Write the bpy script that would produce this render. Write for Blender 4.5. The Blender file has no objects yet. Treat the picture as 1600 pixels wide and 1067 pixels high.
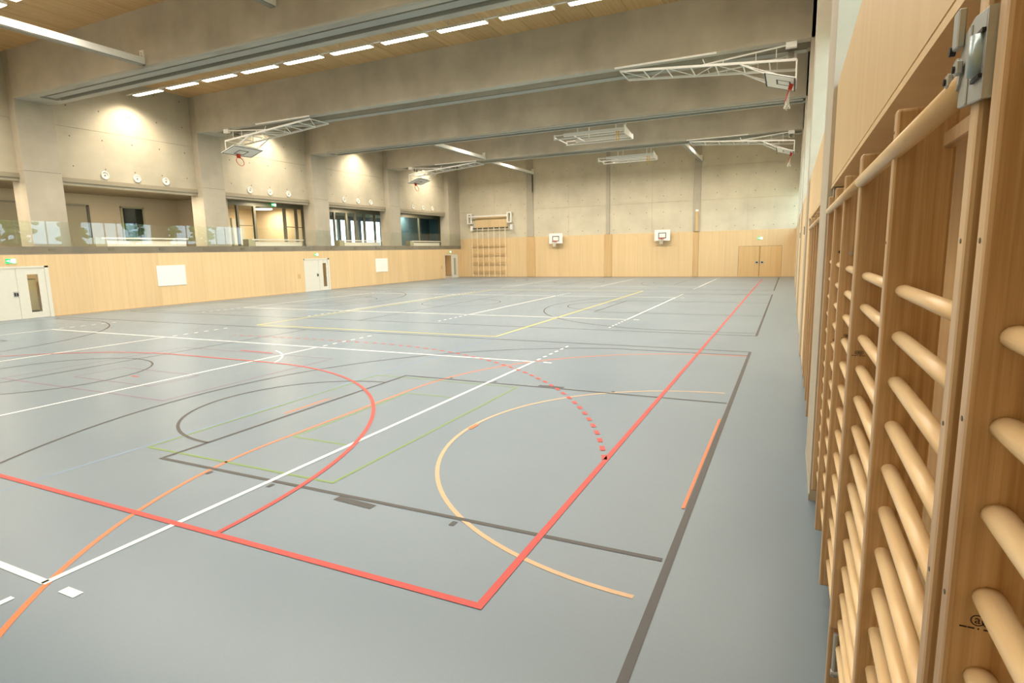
import bpy, bmesh, math, random
from mathutils import Vector, Matrix
random.seed(7)
scene = bpy.context.scene
COL = scene.collection

# ------------------------------------------------------------------ camera
YAW, PIT, ROL = -0.445, -0.15394, -0.02108
fw = Vector((math.sin(YAW)*math.cos(PIT), math.cos(YAW)*math.cos(PIT), math.sin(PIT)))
rt = fw.cross(Vector((0, 0, 1))).normalized()
up = rt.cross(fw)
rt2 = rt*math.cos(ROL) + up*math.sin(ROL)
up2 = -rt*math.sin(ROL) + up*math.cos(ROL)
cam_d = bpy.data.cameras.new('camera')
cam = bpy.data.objects.new('camera', cam_d)
COL.objects.link(cam)
M = Matrix((rt2, up2, -fw)).transposed().to_4x4()
M.translation = Vector((1.74056, -3.06522, 2.29941))
cam.matrix_world = M
cam_d.sensor_fit = 'HORIZONTAL'
cam_d.sensor_width = 36.0
cam_d.lens = 911.543/1600*36
cam_d.clip_start = 0.02
cam_d.clip_end = 500
scene.camera = cam

# ------------------------------------------------------------------ light
WORLD_STRENGTH = 3.6
LAMP_W = 92.0
SPOT_W = 165.0
LAMP_COL = (1.0, 0.91, 0.79)
w = bpy.data.worlds.new('sky')
scene.world = w
w.use_nodes = True
bg = w.node_tree.nodes['Background']
bg.inputs['Color'].default_value = (0.72, 0.87, 1.0, 1)
bg.inputs['Strength'].default_value = WORLD_STRENGTH
vs = scene.view_settings
vs.view_transform = 'Standard'
vs.look = 'None'
vs.gamma = 1.0
vs.exposure = 0.93
vs.use_curve_mapping = False
scene.cycles.use_denoising = True
scene.cycles.max_bounces = 8
scene.cycles.diffuse_bounces = 5
scene.cycles.transparent_max_bounces = 16
scene.cycles.caustics_reflective = False
scene.cycles.caustics_refractive = False
scene.cycles.sample_clamp_indirect = 6.0

# ------------------------------------------------------------------ helpers
def lin(c):
    return tuple(((v/255)/12.92 if v/255 <= 0.04045 else ((v/255+0.055)/1.055)**2.4) for v in c)

class MB:
    """collects shapes in world coordinates; build() links them as ONE mesh object"""
    def __init__(s): s.v = []; s.f = []
    def box(s, x0, x1, y0, y1, z0, z1):
        b = len(s.v)
        s.v += [(x0,y0,z0),(x1,y0,z0),(x1,y1,z0),(x0,y1,z0),(x0,y0,z1),(x1,y0,z1),(x1,y1,z1),(x0,y1,z1)]
        s.f += [tuple(b+i for i in q) for q in ((3,2,1,0),(4,5,6,7),(0,1,5,4),(1,2,6,5),(2,3,7,6),(3,0,4,7))]
        return s
    def hexa(s, pts):
        b = len(s.v); s.v += [tuple(p) for p in pts]
        s.f += [tuple(b+i for i in q) for q in ((3,2,1,0),(4,5,6,7),(0,1,5,4),(1,2,6,5),(2,3,7,6),(3,0,4,7))]
        return s
    def bar(s, p, q, wd, ht):
        """rectangular bar from p to q"""
        p, q = Vector(p), Vector(q); d = (q-p).normalized()
        a = Vector((0,0,1)) if abs(d.z) < 0.95 else Vector((1,0,0))
        u = d.cross(a).normalized()*wd/2; n = u.cross(d).normalized()*ht/2
        return s.hexa([p-u-n, p+u-n, q+u-n, q-u-n, p-u+n, p+u+n, q+u+n, q-u+n])
    def tube(s, p, q, r, n=8, r2=None):
        p, q = Vector(p), Vector(q); d = (q-p).normalized(); r2 = r if r2 is None else r2
        a = Vector((0,0,1)) if abs(d.z) < 0.95 else Vector((1,0,0))
        u = d.cross(a).normalized(); m = u.cross(d); b = len(s.v)
        for i in range(n):
            t = 2*math.pi*i/n; o = u*math.cos(t)+m*math.sin(t)
            s.v.append(tuple(p+o*r)); s.v.append(tuple(q+o*r2))
        for i in range(n):
            j = (i+1) % n; s.f.append((b+2*i, b+2*j, b+2*j+1, b+2*i+1))
        s.f.append(tuple(b+2*i for i in reversed(range(n)))); s.f.append(tuple(b+2*i+1 for i in range(n)))
        return s
    def torus(s, c, ax, R, r, n=28, m=8):
        c = Vector(c); ax = Vector(ax).normalized()
        a = Vector((0,0,1)) if abs(ax.z) < 0.95 else Vector((1,0,0))
        u = ax.cross(a).normalized(); w_ = u.cross(ax); b = len(s.v)
        for i in range(n):
            t = 2*math.pi*i/n; o = u*math.cos(t)+w_*math.sin(t)
            for k in range(m):
                q = 2*math.pi*k/m
                s.v.append(tuple(c+o*(R+r*math.cos(q))+ax*r*math.sin(q)))
        for i in range(n):
            for k in range(m):
                s.f.append((b+i*m+k, b+((i+1)%n)*m+k, b+((i+1)%n)*m+(k+1)%m, b+i*m+(k+1)%m))
        return s
    def prism(s, poly, axis, a, b_):
        """polygon in the two other axes, extruded along axis from a to b_"""
        n = len(poly); b = len(s.v)
        for t in (a, b_):
            for (p, q) in poly:
                s.v.append((t,p,q) if axis == 0 else (p,t,q) if axis == 1 else (p,q,t))
        s.f.append(tuple(b+i for i in reversed(range(n)))); s.f.append(tuple(b+n+i for i in range(n)))
        for i in range(n):
            j = (i+1) % n; s.f.append((b+i, b+j, b+n+j, b+n+i))
        return s
    def strip(s, pts, wd, z, closed=False):
        """flat line of width wd through 2-D points"""
        P = [Vector((p[0], p[1])) for p in pts]; n = len(P); b = len(s.v)
        for i in range(n):
            if closed: d1 = (P[i]-P[i-1]).normalized(); d2 = (P[(i+1)%n]-P[i]).normalized()
            else:
                d1 = (P[i]-P[i-1]).normalized() if i else (P[1]-P[0]).normalized()
                d2 = (P[i+1]-P[i]).normalized() if i < n-1 else d1
            t = (d1+d2).normalized(); nn = Vector((-t.y, t.x)); k = 1/max(0.4, nn.dot(Vector((-d1.y, d1.x))))
            for sg in (1, -1):
                q = P[i]+nn*sg*wd/2*k; s.v.append((q.x, q.y, z))
        for i in range(n if closed else n-1):
            j = (i+1) % n; s.f.append((b+2*i, b+2*i+1, b+2*j+1, b+2*j))
        return s
    def mesh(s, name, mat=None, smooth=False, bevel=0, seg=1, origin=(0,0,0)):
        me = bpy.data.meshes.new(name)
        o = Vector(origin)
        me.from_pydata([tuple(Vector(v)-o) for v in s.v], [], s.f)
        bm = bmesh.new(); bm.from_mesh(me)
        bmesh.ops.recalc_face_normals(bm, faces=bm.faces)
        if bevel:
            bmesh.ops.bevel(bm, geom=[e for e in bm.edges], offset=bevel, segments=seg, profile=0.5, affect='EDGES')
        bm.to_mesh(me); bm.free()
        if smooth:
            for p in me.polygons: p.use_smooth = True
        if mat: me.materials.append(mat)
        return me
    def build(s, name, mat, parent=None, smooth=False, bevel=0, seg=1):
        o0 = world_loc(parent)
        return link(name, s.mesh(name, mat, smooth, bevel, seg, o0), (0,0,0), parent)

def world_loc(o):
    l = Vector((0,0,0))
    while o is not None: l = l + o.location; o = o.parent
    return l
def link(name, me, loc=(0,0,0), parent=None, rot=None):
    o = bpy.data.objects.new(name, me); COL.objects.link(o)
    o.location = loc
    if rot: o.rotation_euler = rot
    if parent: o.parent = parent
    return o
def tag(o, label=None, cat=None, group=None, kind=None):
    if label: o['label'] = label
    if cat: o['category'] = cat
    if group: o['group'] = group
    if kind: o['kind'] = kind
    return o
def thing(name, label, cat, loc, group=None):
    o = bpy.data.objects.new(name, None); COL.objects.link(o); o.location = loc
    o.empty_display_size = 0.2
    return tag(o, label, cat, group)
def struct(o, label=None, cat=None): return tag(o, label, cat, None, 'structure')
def arc(cx, cy, r, a0, a1, n=40):
    return [(cx+r*math.cos(math.radians(a0+(a1-a0)*i/n)), cy+r*math.sin(math.radians(a0+(a1-a0)*i/n))) for i in range(n+1)]

# ------------------------------------------------------------------ materials
def newmat(name):
    m = bpy.data.materials.new(name); m.use_nodes = True
    nt = m.node_tree; return m, nt, nt.nodes['Principled BSDF']
def N(nt, t, **kw):
    n = nt.nodes.new(t)
    for k, v in kw.items():
        if k in n.inputs.keys(): n.inputs[k].default_value = v
        else: setattr(n, k, v)
    return n
def plain(name, rgb, rough=0.5, metal=0.0, spec=0.5, var=0.04):
    m, nt, b = newmat(name)
    c = lin(rgb)
    tc = N(nt, 'ShaderNodeTexCoord'); no = N(nt, 'ShaderNodeTexNoise', Scale=6.0, Detail=3.0)
    nt.links.new(tc.outputs['Object'], no.inputs['Vector'])
    mx = N(nt, 'ShaderNodeMix', data_type='RGBA')
    nt.links.new(no.outputs['Fac'], mx.inputs['Factor'])
    mx.inputs[6].default_value = (*[v*(1-var) for v in c], 1); mx.inputs[7].default_value = (*[min(1, v*(1+var)) for v in c], 1)
    nt.links.new(mx.outputs[2], b.inputs['Base Color'])
    b.inputs['Roughness'].default_value = rough; b.inputs['Metallic'].default_value = metal
    b.inputs['Specular IOR Level'].default_value = spec
    return m
def emit(name, rgb, strength):
    m, nt, b = newmat(name)
    c = lin(rgb)
    b.inputs['Base Color'].default_value = (*c, 1)
    b.inputs['Emission Color'].default_value = (*c, 1); b.inputs['Emission Strength'].default_value = strength
    return m
def wood(name, light, dark, scale=(14, 14, 0.7), rough=0.45, rnd=0.12, bump=0.0, ring=False, detail=5.0):
    m, nt, b = newmat(name)
    tc = N(nt, 'ShaderNodeTexCoord'); oi = N(nt, 'ShaderNodeObjectInfo')
    mp = N(nt, 'ShaderNodeMapping'); mp.inputs['Scale'].default_value = scale
    off = N(nt, 'ShaderNodeVectorMath', operation='SCALE'); off.inputs[0].default_value = (37, 51, 23)
    nt.links.new(oi.outputs['Random'], off.inputs['Scale'])
    ad = N(nt, 'ShaderNodeVectorMath', operation='ADD')
    nt.links.new(tc.outputs['Object'], ad.inputs[0]); nt.links.new(off.outputs[0], ad.inputs[1])
    nt.links.new(ad.outputs[0], mp.inputs['Vector'])
    n1 = N(nt, 'ShaderNodeTexNoise', Scale=1.0, Detail=detail, Roughness=0.62, Distortion=0.35)
    nt.links.new(mp.outputs[0], n1.inputs['Vector'])
    src = n1.outputs['Fac']
    if ring:
        wv = N(nt, 'ShaderNodeTexWave', wave_type='BANDS', bands_direction='X', Scale=0.9, Distortion=9.0, Detail=3.0)
        wv.inputs['Detail Scale'].default_value = 0.7
        nt.links.new(mp.outputs[0], wv.inputs['Vector'])
        av = N(nt, 'ShaderNodeMix', data_type='FLOAT'); av.inputs[0].default_value = 0.4
        nt.links.new(n1.outputs['Fac'], av.inputs[2]); nt.links.new(wv.outputs['Fac'], av.inputs[3])
        src = av.outputs[0]
    cr = N(nt, 'ShaderNodeValToRGB')
    cr.color_ramp.elements[0].position = 0.32; cr.color_ramp.elements[0].color = (*lin(dark), 1)
    cr.color_ramp.elements[1].position = 0.68; cr.color_ramp.elements[1].color = (*lin(light), 1)
    nt.links.new(src, cr.inputs[0])
    hs = N(nt, 'ShaderNodeHueSaturation')
    mr = N(nt, 'ShaderNodeMapRange'); mr.inputs['To Min'].default_value = 1-rnd; mr.inputs['To Max'].default_value = 1+rnd*0.6
    nt.links.new(oi.outputs['Random'], mr.inputs['Value']); nt.links.new(mr.outputs[0], hs.inputs['Value'])
    nt.links.new(cr.outputs[0], hs.inputs['Color']); nt.links.new(hs.outputs[0], b.inputs['Base Color'])
    b.inputs['Roughness'].default_value = rough
    if bump:
        bp = N(nt, 'ShaderNodeBump', Strength=bump, Distance=0.002)
        nt.links.new(src, bp.inputs['Height']); nt.links.new(bp.outputs[0], b.inputs['Normal'])
    return m
def concrete(name, a, c_, holes=None, rough=0.75):
    """cloudy cast concrete; holes=(axis) adds formwork tie holes on a regular grid"""
    m, nt, b = newmat(name)
    tc = N(nt, 'ShaderNodeNewGeometry')
    pos = tc.outputs['Position']
    mp = N(nt, 'ShaderNodeMapping'); mp.inputs['Scale'].default_value = (0.35, 0.35, 0.55); nt.links.new(pos, mp.inputs['Vector'])
    n1 = N(nt, 'ShaderNodeTexNoise', Scale=1.0, Detail=7.0, Roughness=0.62); nt.links.new(mp.outputs[0], n1.inputs['Vector'])
    mp2 = N(nt, 'ShaderNodeMapping'); mp2.inputs['Scale'].default_value = (1.1, 1.1, 0.5); nt.links.new(pos, mp2.inputs['Vector'])
    n2 = N(nt, 'ShaderNodeTexNoise', Scale=1.0, Detail=4.0); nt.links.new(mp2.outputs[0], n2.inputs['Vector'])
    av = N(nt, 'ShaderNodeMix', data_type='FLOAT'); av.inputs[0].default_value = 0.35
    nt.links.new(n1.outputs['Fac'], av.inputs[2]); nt.links.new(n2.outputs['Fac'], av.inputs[3])
    cr = N(nt, 'ShaderNodeValToRGB')
    cr.color_ramp.elements[0].position = 0.34; cr.color_ramp.elements[0].color = (*lin(a), 1)
    cr.color_ramp.elements[1].position = 0.66; cr.color_ramp.elements[1].color = (*lin(c_), 1)
    nt.links.new(av.outputs[0], cr.inputs[0])
    out = cr.outputs[0]
    if holes is not None:
        sp = N(nt, 'ShaderNodeSeparateXYZ'); nt.links.new(pos, sp.inputs[0])
        def cell(sock, period, ph):
            a1 = N(nt, 'ShaderNodeMath', operation='ADD'); nt.links.new(sock, a1.inputs[0]); a1.inputs[1].default_value = 100*period+ph
            m1 = N(nt, 'ShaderNodeMath', operation='MODULO'); nt.links.new(a1.outputs[0], m1.inputs[0]); m1.inputs[1].default_value = period
            s1 = N(nt, 'ShaderNodeMath', operation='SUBTRACT'); nt.links.new(m1.outputs[0], s1.inputs[0]); s1.inputs[1].default_value = period/2
            p1 = N(nt, 'ShaderNodeMath', operation='POWER'); nt.links.new(s1.outputs[0], p1.inputs[0]); p1.inputs[1].default_value = 2
            return p1.outputs[0]
        h = cell(sp.outputs['XYZ'['XY'.index(holes)]], 1.33, 0.2); v = cell(sp.outputs['Z'], 1.25, 0.55)
        ad = N(nt, 'ShaderNodeMath', operation='ADD'); nt.links.new(h, ad.inputs[0]); nt.links.new(v, ad.inputs[1])
        lt = N(nt, 'ShaderNodeMath', operation='LESS_THAN'); nt.links.new(ad.outputs[0], lt.inputs[0]); lt.inputs[1].default_value = 0.030**2
        mx = N(nt, 'ShaderNodeMix', data_type='RGBA'); nt.links.new(lt.outputs[0], mx.inputs['Factor'])
        nt.links.new(out, mx.inputs[6]); mx.inputs[7].default_value = (*lin((98, 90, 76)), 1)
        out = mx.outputs[2]
    nt.links.new(out, b.inputs['Base Color'])
    bp = N(nt, 'ShaderNodeBump', Strength=0.15, Distance=0.01); nt.links.new(n1.outputs['Fac'], bp.inputs['Height']); nt.links.new(bp.outputs[0], b.inputs['Normal'])
    b.inputs['Roughness'].default_value = rough; b.inputs['Specular IOR Level'].default_value = 0.3
    return m
def glass(name, tint, ior=1.5):
    m = bpy.data.materials.new(name); m.use_nodes = True; nt = m.node_tree; nt.nodes.clear()
    o = N(nt, 'ShaderNodeOutputMaterial'); t = N(nt, 'ShaderNodeBsdfTransparent'); g = N(nt, 'ShaderNodeBsdfGlossy', Roughness=0.0)
    t.inputs['Color'].default_value = (*tint, 1)
    lw = N(nt, 'ShaderNodeLayerWeight', Blend=0.5); pw = N(nt, 'ShaderNodeMath', operation='POWER'); pw.inputs[1].default_value = 5.0
    nt.links.new(lw.outputs['Facing'], pw.inputs[0])
    f = N(nt, 'ShaderNodeMapRange'); f.inputs['To Min'].default_value = 0.045
    nt.links.new(pw.outputs[0], f.inputs['Value']); mx = N(nt, 'ShaderNodeMixShader')
    nt.links.new(f.outputs[0], mx.inputs[0]); nt.links.new(t.outputs[0], mx.inputs[1]); nt.links.new(g.outputs[0], mx.inputs[2])
    nt.links.new(mx.outputs[0], o.inputs[0]); return m

CONC = concrete('concrete_hall', (168, 161, 146), (200, 193, 177))
CONC_X = concrete('concrete_left', (170, 161, 140), (194, 185, 162), holes='Y')
CONC_Y = concrete('concrete_end', (190, 181, 158), (212, 203, 178), holes='X')
CONC_C = concrete('concrete_column', (164, 156, 138), (188, 179, 160))
FASCIA = concrete('concrete_fascia', (128, 118, 106), (150, 140, 126))
PANEL = wood('panel_wood', (220, 193, 148), (213, 184, 138), scale=(7, 7, 0.25), rnd=0.05, detail=3.0)
PANEL_B = wood('panel_wood_strip', (208, 176, 126), (195, 160, 110), scale=(9, 9, 0.35), rnd=0.05)
CEILW = wood('ceiling_wood', (212, 178, 128), (188, 150, 100), scale=(10, 0.3, 1), rnd=0.10)
STILE = wood('stile_wood', (208, 180, 142), (170, 138, 98), scale=(64, 9, 1.1), rough=0.38, rnd=0.06, detail=5.0)
BARW = wood('bar_wood', (232, 206, 160), (222, 190, 140), scale=(30, 3, 30), rough=0.35, rnd=0.08)
DOORWOOD = wood('door_wood', (214, 180, 128), (204, 168, 114), scale=(7, 7, 0.25), rnd=0.04, detail=3.0)
LATW = wood('lattice_wood', (238, 222, 186), (228, 208, 168), scale=(20, 20, 1), rnd=0.06)
WHITE = plain('white_paint', (226, 224, 212), 0.4)
DOORW = plain('door_white', (214, 213, 200), 0.45)
BOARD = plain('board_white', (232, 232, 226), 0.3)
STEELW = plain('white_steel', (238, 236, 230), 0.3)
GALV = plain('galvanised_steel', (176, 180, 178), 0.38, 0.35)
DARKST = plain('dark_steel', (60, 58, 54), 0.4, 0.6)
GREYB = plain('grey_housing', (150, 146, 132), 0.55)
BLACK = plain('black_matte', (22, 22, 22), 0.5)
REDP = plain('red_ring', (206, 60, 34), 0.4)
NETM = plain('net_white', (222, 218, 206), 0.8)
ROPE = plain('rope_yellow', (222, 176, 60), 0.7)
FRAMEG = plain('frame_grey', (126, 122, 104), 0.45, 0.2)
FRAMED = plain('frame_dark', (86, 84, 72), 0.45, 0.2)
CREAM = plain('cream_wall', (224, 204, 170), 0.7)
GWALL = plain('gallery_wall', (196, 184, 158), 0.7)
GDOOR = plain('gallery_door', (160, 152, 126), 0.5)
GREYGRN = plain('grey_green', (168, 164, 136), 0.55)
SLATEB = plain('blue_room', (112, 138, 152), 0.6)
GLASS = glass('window_glass', (0.93, 0.97, 0.96))
GLASSB = glass('balustrade_glass', (0.965, 0.985, 0.975))
GLASSD = glass('tinted_glass', (0.70, 0.80, 0.80))
SOFFIT = plain('gallery_soffit', (150, 140, 118), 0.7)
CURT = plain('curtain_housing', (158, 158, 148), 0.5)
GRASS = plain('grass', (150, 158, 128), 0.9)
LEAF = plain('leaves', (158, 182, 96), 0.8, var=0.3)
BARK = plain('bark', (88, 76, 62), 0.9, var=0.2)
LED = emit('luminaire_diffuser', (255, 240, 214), 9.0)
LEDR = emit('round_lamp_diffuser', (255, 232, 200), 9.0)
SIGN_G = emit('exit_green', (30, 170, 90), 1.0)
SIGN_W = emit('exit_white', (235, 255, 240), 1.1)

# ------------------------------------------------------------------ setting
XL, XR, YF, YB = -25.97, 2.02, 44.49, -5.2
FR = [3.13, 11.03, 18.93, 26.83, 34.73]          # frames (columns and beams)
ZB, ZC = 8.60, 10.38                              # beam underside, ceiling

# floor
m, nt, b = newmat('sports_floor')
tc = N(nt, 'ShaderNodeNewGeometry')
n1 = N(nt, 'ShaderNodeTexNoise', Scale=0.5, Detail=5.0); nt.links.new(tc.outputs['Position'], n1.inputs['Vector'])
n2 = N(nt, 'ShaderNodeTexNoise', Scale=60.0, Detail=2.0); nt.links.new(tc.outputs['Position'], n2.inputs['Vector'])
av = N(nt, 'ShaderNodeMix', data_type='FLOAT'); av.inputs[0].default_value = 0.3
nt.links.new(n1.outputs['Fac'], av.inputs[2]); nt.links.new(n2.outputs['Fac'], av.inputs[3])
cr = N(nt, 'ShaderNodeValToRGB')
cr.color_ramp.elements[0].position = 0.3; cr.color_ramp.elements[0].color = (*lin((97, 113, 124)), 1)
cr.color_ramp.elements[1].position = 0.7; cr.color_ramp.elements[1].color = (*lin((105, 121, 130)), 1)
nt.links.new(av.outputs[0], cr.inputs[0]); nt.links.new(cr.outputs[0], b.inputs['Base Color'])
b.inputs['Roughness'].default_value = 0.33; b.inputs['Specular IOR Level'].default_value = 0.55
FLOORM = m
floor = struct(MB().box(-26.4, 2.6, YB-0.2, YF+0.3, -0.2, 0.0).build('floor', FLOORM), 'blue-grey sports floor with coloured court lines', 'floor')

# court lines: each a flat painted strip, a part of the floor
def paint(name, rgb): return plain(name, rgb, 0.42, var=0.02)
P_RED, P_BLK, P_WHT = paint('paint_red', (182, 38, 20)), paint('paint_black', (38, 35, 29)), paint('paint_white', (236, 236, 224))
P_ORG, P_BEI, P_GRN = paint('paint_orange', (212, 108, 50)), paint('paint_beige', (192, 158, 118)), paint('paint_green', (104, 134, 50))
P_YEL, P_PUR, P_BLU = paint('paint_yellow', (214, 200, 66)), paint('paint_purple', (116, 98, 118)), paint('paint_blue', (106, 128, 152))
lay = {}
def line(mat, pts, wd=0.05, lvl=1, closed=False):
    z = 0.0008 + 0.0006*lvl
    return MB().strip(pts, wd, z, closed).build('line_marking', mat, floor)
def dashes(mat, pts, on, off, wd=0.05, lvl=1):
    # pts: dense polyline
    acc = 0; cur = [pts[0]]; draw = True; left = on
    for a, c_ in zip(pts, pts[1:]):
        a = Vector(a); c_ = Vector(c_); L = (c_-a).length
        while L > left:
            a = a + (c_-a)*(left/L); L = (c_-a).length
            if draw: cur.append(tuple(a)); line(mat, cur, wd, lvl)
            draw = not draw; cur = [tuple(a)]; left = on if draw else off
        left -= L
        if draw: cur.append(tuple(c_))
    if draw and len(cur) > 1 and (Vector(cur[0])-Vector(cur[-1])).length > 0.03: line(mat, cur, wd, lvl)
# longitudinal handball court (red)
line(P_RED, [(-20, 0), (0, 0), (0, 41)], 0.06, 6)
for sy, y0 in ((1, 0),):
    D = [(-8.5+x, y0+sy*y) for x, y in arc(0, 0, 5.975, 0.3, 90, 40)] + [(-11.5+x, y0+sy*y) for x, y in arc(0, 0, 5.975, 90, 179.7, 40)]
    line(P_RED, D, 0.055, 6)
    a9 = [(-8.5+x, y0+sy*y) for x, y in arc(0, 0, 8.975, 19.0, 90, 60)] + [(-11.5+x, y0+sy*y) for x, y in arc(0, 0, 8.975, 90, 100, 12)]
    dashes(P_RED, a9, 0.15, 0.15, 0.06, 6)
    line(P_RED, [(-10.5, y0+sy*6.95), (-9.35, y0+sy*6.9)], 0.05, 6)
line(P_RED, [(-9.99, 3.95), (-9.79, 3.95)], 0.05, 6)
# transverse courts
CX = -11.87
for ci, oy in enumerate((0, 16.7, 33.4)):
    ymax = 44.2
    def cl(p): return [(x, min(y+oy, ymax)) for x, y in p]
    yc = 3.45
    # basketball (black)
    line(P_BLK, cl([(1.03, yc-7.1), (1.03, yc+7.09)]), 0.06, 3)
    line(P_BLK, cl([(2*CX-1.03, yc-7.1), (2*CX-1.03, yc+7.09)]), 0.05, 3)
    for s in (-1, 1):
        line(P_BLK, cl([(1.03, yc+s*7.1), (2*CX-1.03, yc+s*7.1)]), 0.05, 3)
    line(P_BLK, cl([(CX, yc-7.1), (CX, yc+7.1)]), 0.04, 3)
    line(P_BLK, [(x, y+oy) for x, y in arc(CX, yc, 1.8, 0, 360, 60)[:-1]], 0.04, 3, True)
    for mir in (False, True):
        def mx_(p): return [((2*CX-x) if mir else x, y+oy) for x, y in p]
        line(P_BLK, mx_([(0.98, 1.05), (-4.77, 1.05), (-4.77, 5.88), (0.98, 5.88)]), 0.05, 3)
        line(P_BLK, mx_(arc(-4.77, yc, 1.8, 90, 270, 40)), 0.045, 3)
        line(P_BLK, mx_([(1.0, yc-6.62), (-0.5+0.9, yc-6.62)] + arc(-0.55, yc, 6.78, 282, 78, 70)[0:0] + arc(-0.45, yc, 6.78, 257, 103, 80) + [(1.0, yc+6.62)]), 0.045, 3)
        if ci == 0 and not mir:
            for (x0, x1, yy0, yy1) in ((-2.06, -1.63, .93, .99), ):
                line(P_BLK, [(-2.08, 0.975), (-1.62, 0.945)], 0.09, 3)
                line(P_BLK, [(-2.08, 5.975), (-1.62, 5.975)], 0.09, 3)
            for xm in (-3.83, -2.92, -0.77):
                line(P_BLK, [(xm, 0.99), (xm, 0.91)], 0.05, 3)
                line(P_BLK, [(xm, 5.94), (xm, 6.02)], 0.05, 3)
    # volleyball (white)
    for xe in (-3.02, -20.75, -8.95, -14.82):
        line(P_WHT, cl([(xe, -1.02), (xe, 7.97)]), 0.055, 4)
        for s, y0 in ((1, 8.15), (-1, -1.2)):
            dashes(P_WHT, cl([(xe, y0), (xe, y0+s*2.1)]), 0.15, 0.2, 0.055, 4)
    for ys in (-1.0, 7.95):
        line(P_WHT, cl([(-3.02, ys), (-20.75, ys)]), 0.055, 4)
        line(P_WHT, cl([(-2.80, ys), (-2.62, ys)]), 0.07, 4)
# small-goal court (orange) and keeper arc (beige) of the near court
line(P_ORG, [(0.98, -3.0)] + arc(1.0, 2.0, 5.0, 269, 180, 40) + arc(1.0, 4.99, 5.0, 180, 90, 40), 0.045, 2)
line(P_ORG, [(0.978, 2.0), (0.978, 4.99)], 0.03, 7)
line(P_ORG, [(-4.9, 3.02), (-4.9, 3.95)], 0.04, 2)
line(P_ORG, [(-1.97, 3.36), (-1.97, 3.58)], 0.06, 7)
line(P_BEI, arc(1.0, 3.5, 3.0, 268, 92, 60), 0.045, 2)
# floorball (green), its long-court twin (purple), light blue guide, centre court (yellow)
line(P_GRN, [(-5.32, 1.25), (-2.38, 1.25), (-2.38, 5.72), (-5.32, 5.72)], 0.035, 2, True)
line(P_GRN, [(-3.06, 2.24), (-3.92, 2.24), (-3.92, 4.72), (-3.06, 4.72)], 0.035, 1)
line(P_PUR, [(-12.4, 6.8), (-12.4, 2.86), (-7.42, 2.86), (-7.42, 6.8)], 0.045, 2, True)
line(P_PUR, [(-11.08, 3.48), (-8.71, 3.48), (-8.71, 4.46), (-11.08, 4.46)], 0.04, 2, True)
line(P_BLU, [(-5.40, -3.4), (-5.38, 12)], 0.05, 0)
line(P_YEL, [(-14.5, 10.95), (-5.43, 10.95), (-5.43, 28.6), (-14.5, 28.6)], 0.055, 5, True)
line(P_WHT, [((1-q)**2*-9.58+2*q*(1-q)*-8.75+q*q*-8.32, (1-q)**2*7.19+2*q*(1-q)*6.85+q*q*5.97) for q in [k/14 for k in range(15)]], 0.04, 4)

# ceiling: boarded timber panels between the beams
ceil = struct(MB().box(-26.8, 2.6, YB-0.2, YF+0.3, ZC+0.06, ZC+0.3).build('ceiling', CEILW), 'timber boarded hall ceiling', 'ceiling')
edges = [YB] + FR + [YF]
pm = {}
for i in range(len(edges)-1):
    y0 = edges[i]+(0.7 if i else 0); y1 = edges[i+1]-(0.68 if i < len(edges)-2 else 0)
    for k in range(24):
        x0 = -26.7+k*1.21
        key = round(y1-y0, 3)
        if key not in pm: pm[key] = MB().box(0, 1.195, 0, y1-y0, 0, 0.06).mesh('ceiling_board', CEILW)
        link('ceiling_board', pm[key], (x0, y0, ZC), ceil)

# beams
for i, c in enumerate(FR):
    a, s0, s1, e = c-0.68, c-0.28, c+0.34, c+0.70
    mb = MB()
    prof = [(a, ZB), (s0, ZB), (s0, ZB+0.55), (s1, ZB+0.55), (s1, ZB), (e, ZB), (e, ZC+0.05), (a, ZC+0.05)]
    mb.prism(prof, 0, -25.05, 2.3)
    mb.box(-26.06, -25.05, a, e, ZB, ZC+0.05)
    struct(mb.build('ceiling_beam', CONC), 'concrete roof beam, %s' % ('overhead behind the picture top', 'nearest visible one', 'second visible one', 'third visible one', 'fourth visible one')[i], 'beam')

# left wall: concrete lintels, columns, gallery fascia, timber cladding
WLX = -26.47
lint = [(YB, FR[0])] + [(FR[i], FR[i+1]) for i in range(4)] + [(FR[4], 43.3)]
for i, (y0, y1) in enumerate(lint):
    y0 += 0.66 if i else 0; y1 -= 0.66 if i < 5 else 0
    mb = MB().box(WLX-0.4, WLX, y0, y1, 5.50, 7.94).box(WLX-0.4, WLX, y0, y1, 7.95, ZC+0.05)
    struct(mb.build('wall_left', CONC_X))
for c in FR:
    mb = MB().box(WLX-0.5, -26.05, c-0.68, c+0.68, 2.70, 5.88).box(WLX-0.5, -26.05, c-0.68, c+0.68, 5.89, ZB+0.0)
    mb.box(WLX-0.5, -26.07, c-0.68, c+0.68, ZB, ZC+0.05)
    struct(mb.build('wall_column', CONC_C))
struct(MB().box(WLX-0.5, -26.03, 42.62, YF+0.3, 2.88, ZC+0.05).build('wall_column', CONC_C))
fas = struct(MB().box(-26.4, -26.03, YB, YF+0.05, 2.56, 2.88).build('trim_1', FASCIA), 'grey concrete gallery edge above timber wall', 'trim')
for k in range(20):
    y = -3.2+k*2.36
    MB().box(-26.035, -26.005, y-0.12, y+0.12, 2.70, 2.80).build('clamp', FRAMEG, fas)
struct(MB().box(-36, -26.4, YB, YF+0.05, 2.60, 2.88).box(-36, -29.3, YF+0.05, 48.2, 2.60, 2.88).build('floor_gallery', SOFFIT))
mb = MB()
for a, e in ((YB, 8.42), (10.68, 24.82), (27.08, 41.5), (43.8, YF+0.1)): mb.box(-26.2, XL-0.03, a, e, 0, 2.56)
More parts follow.
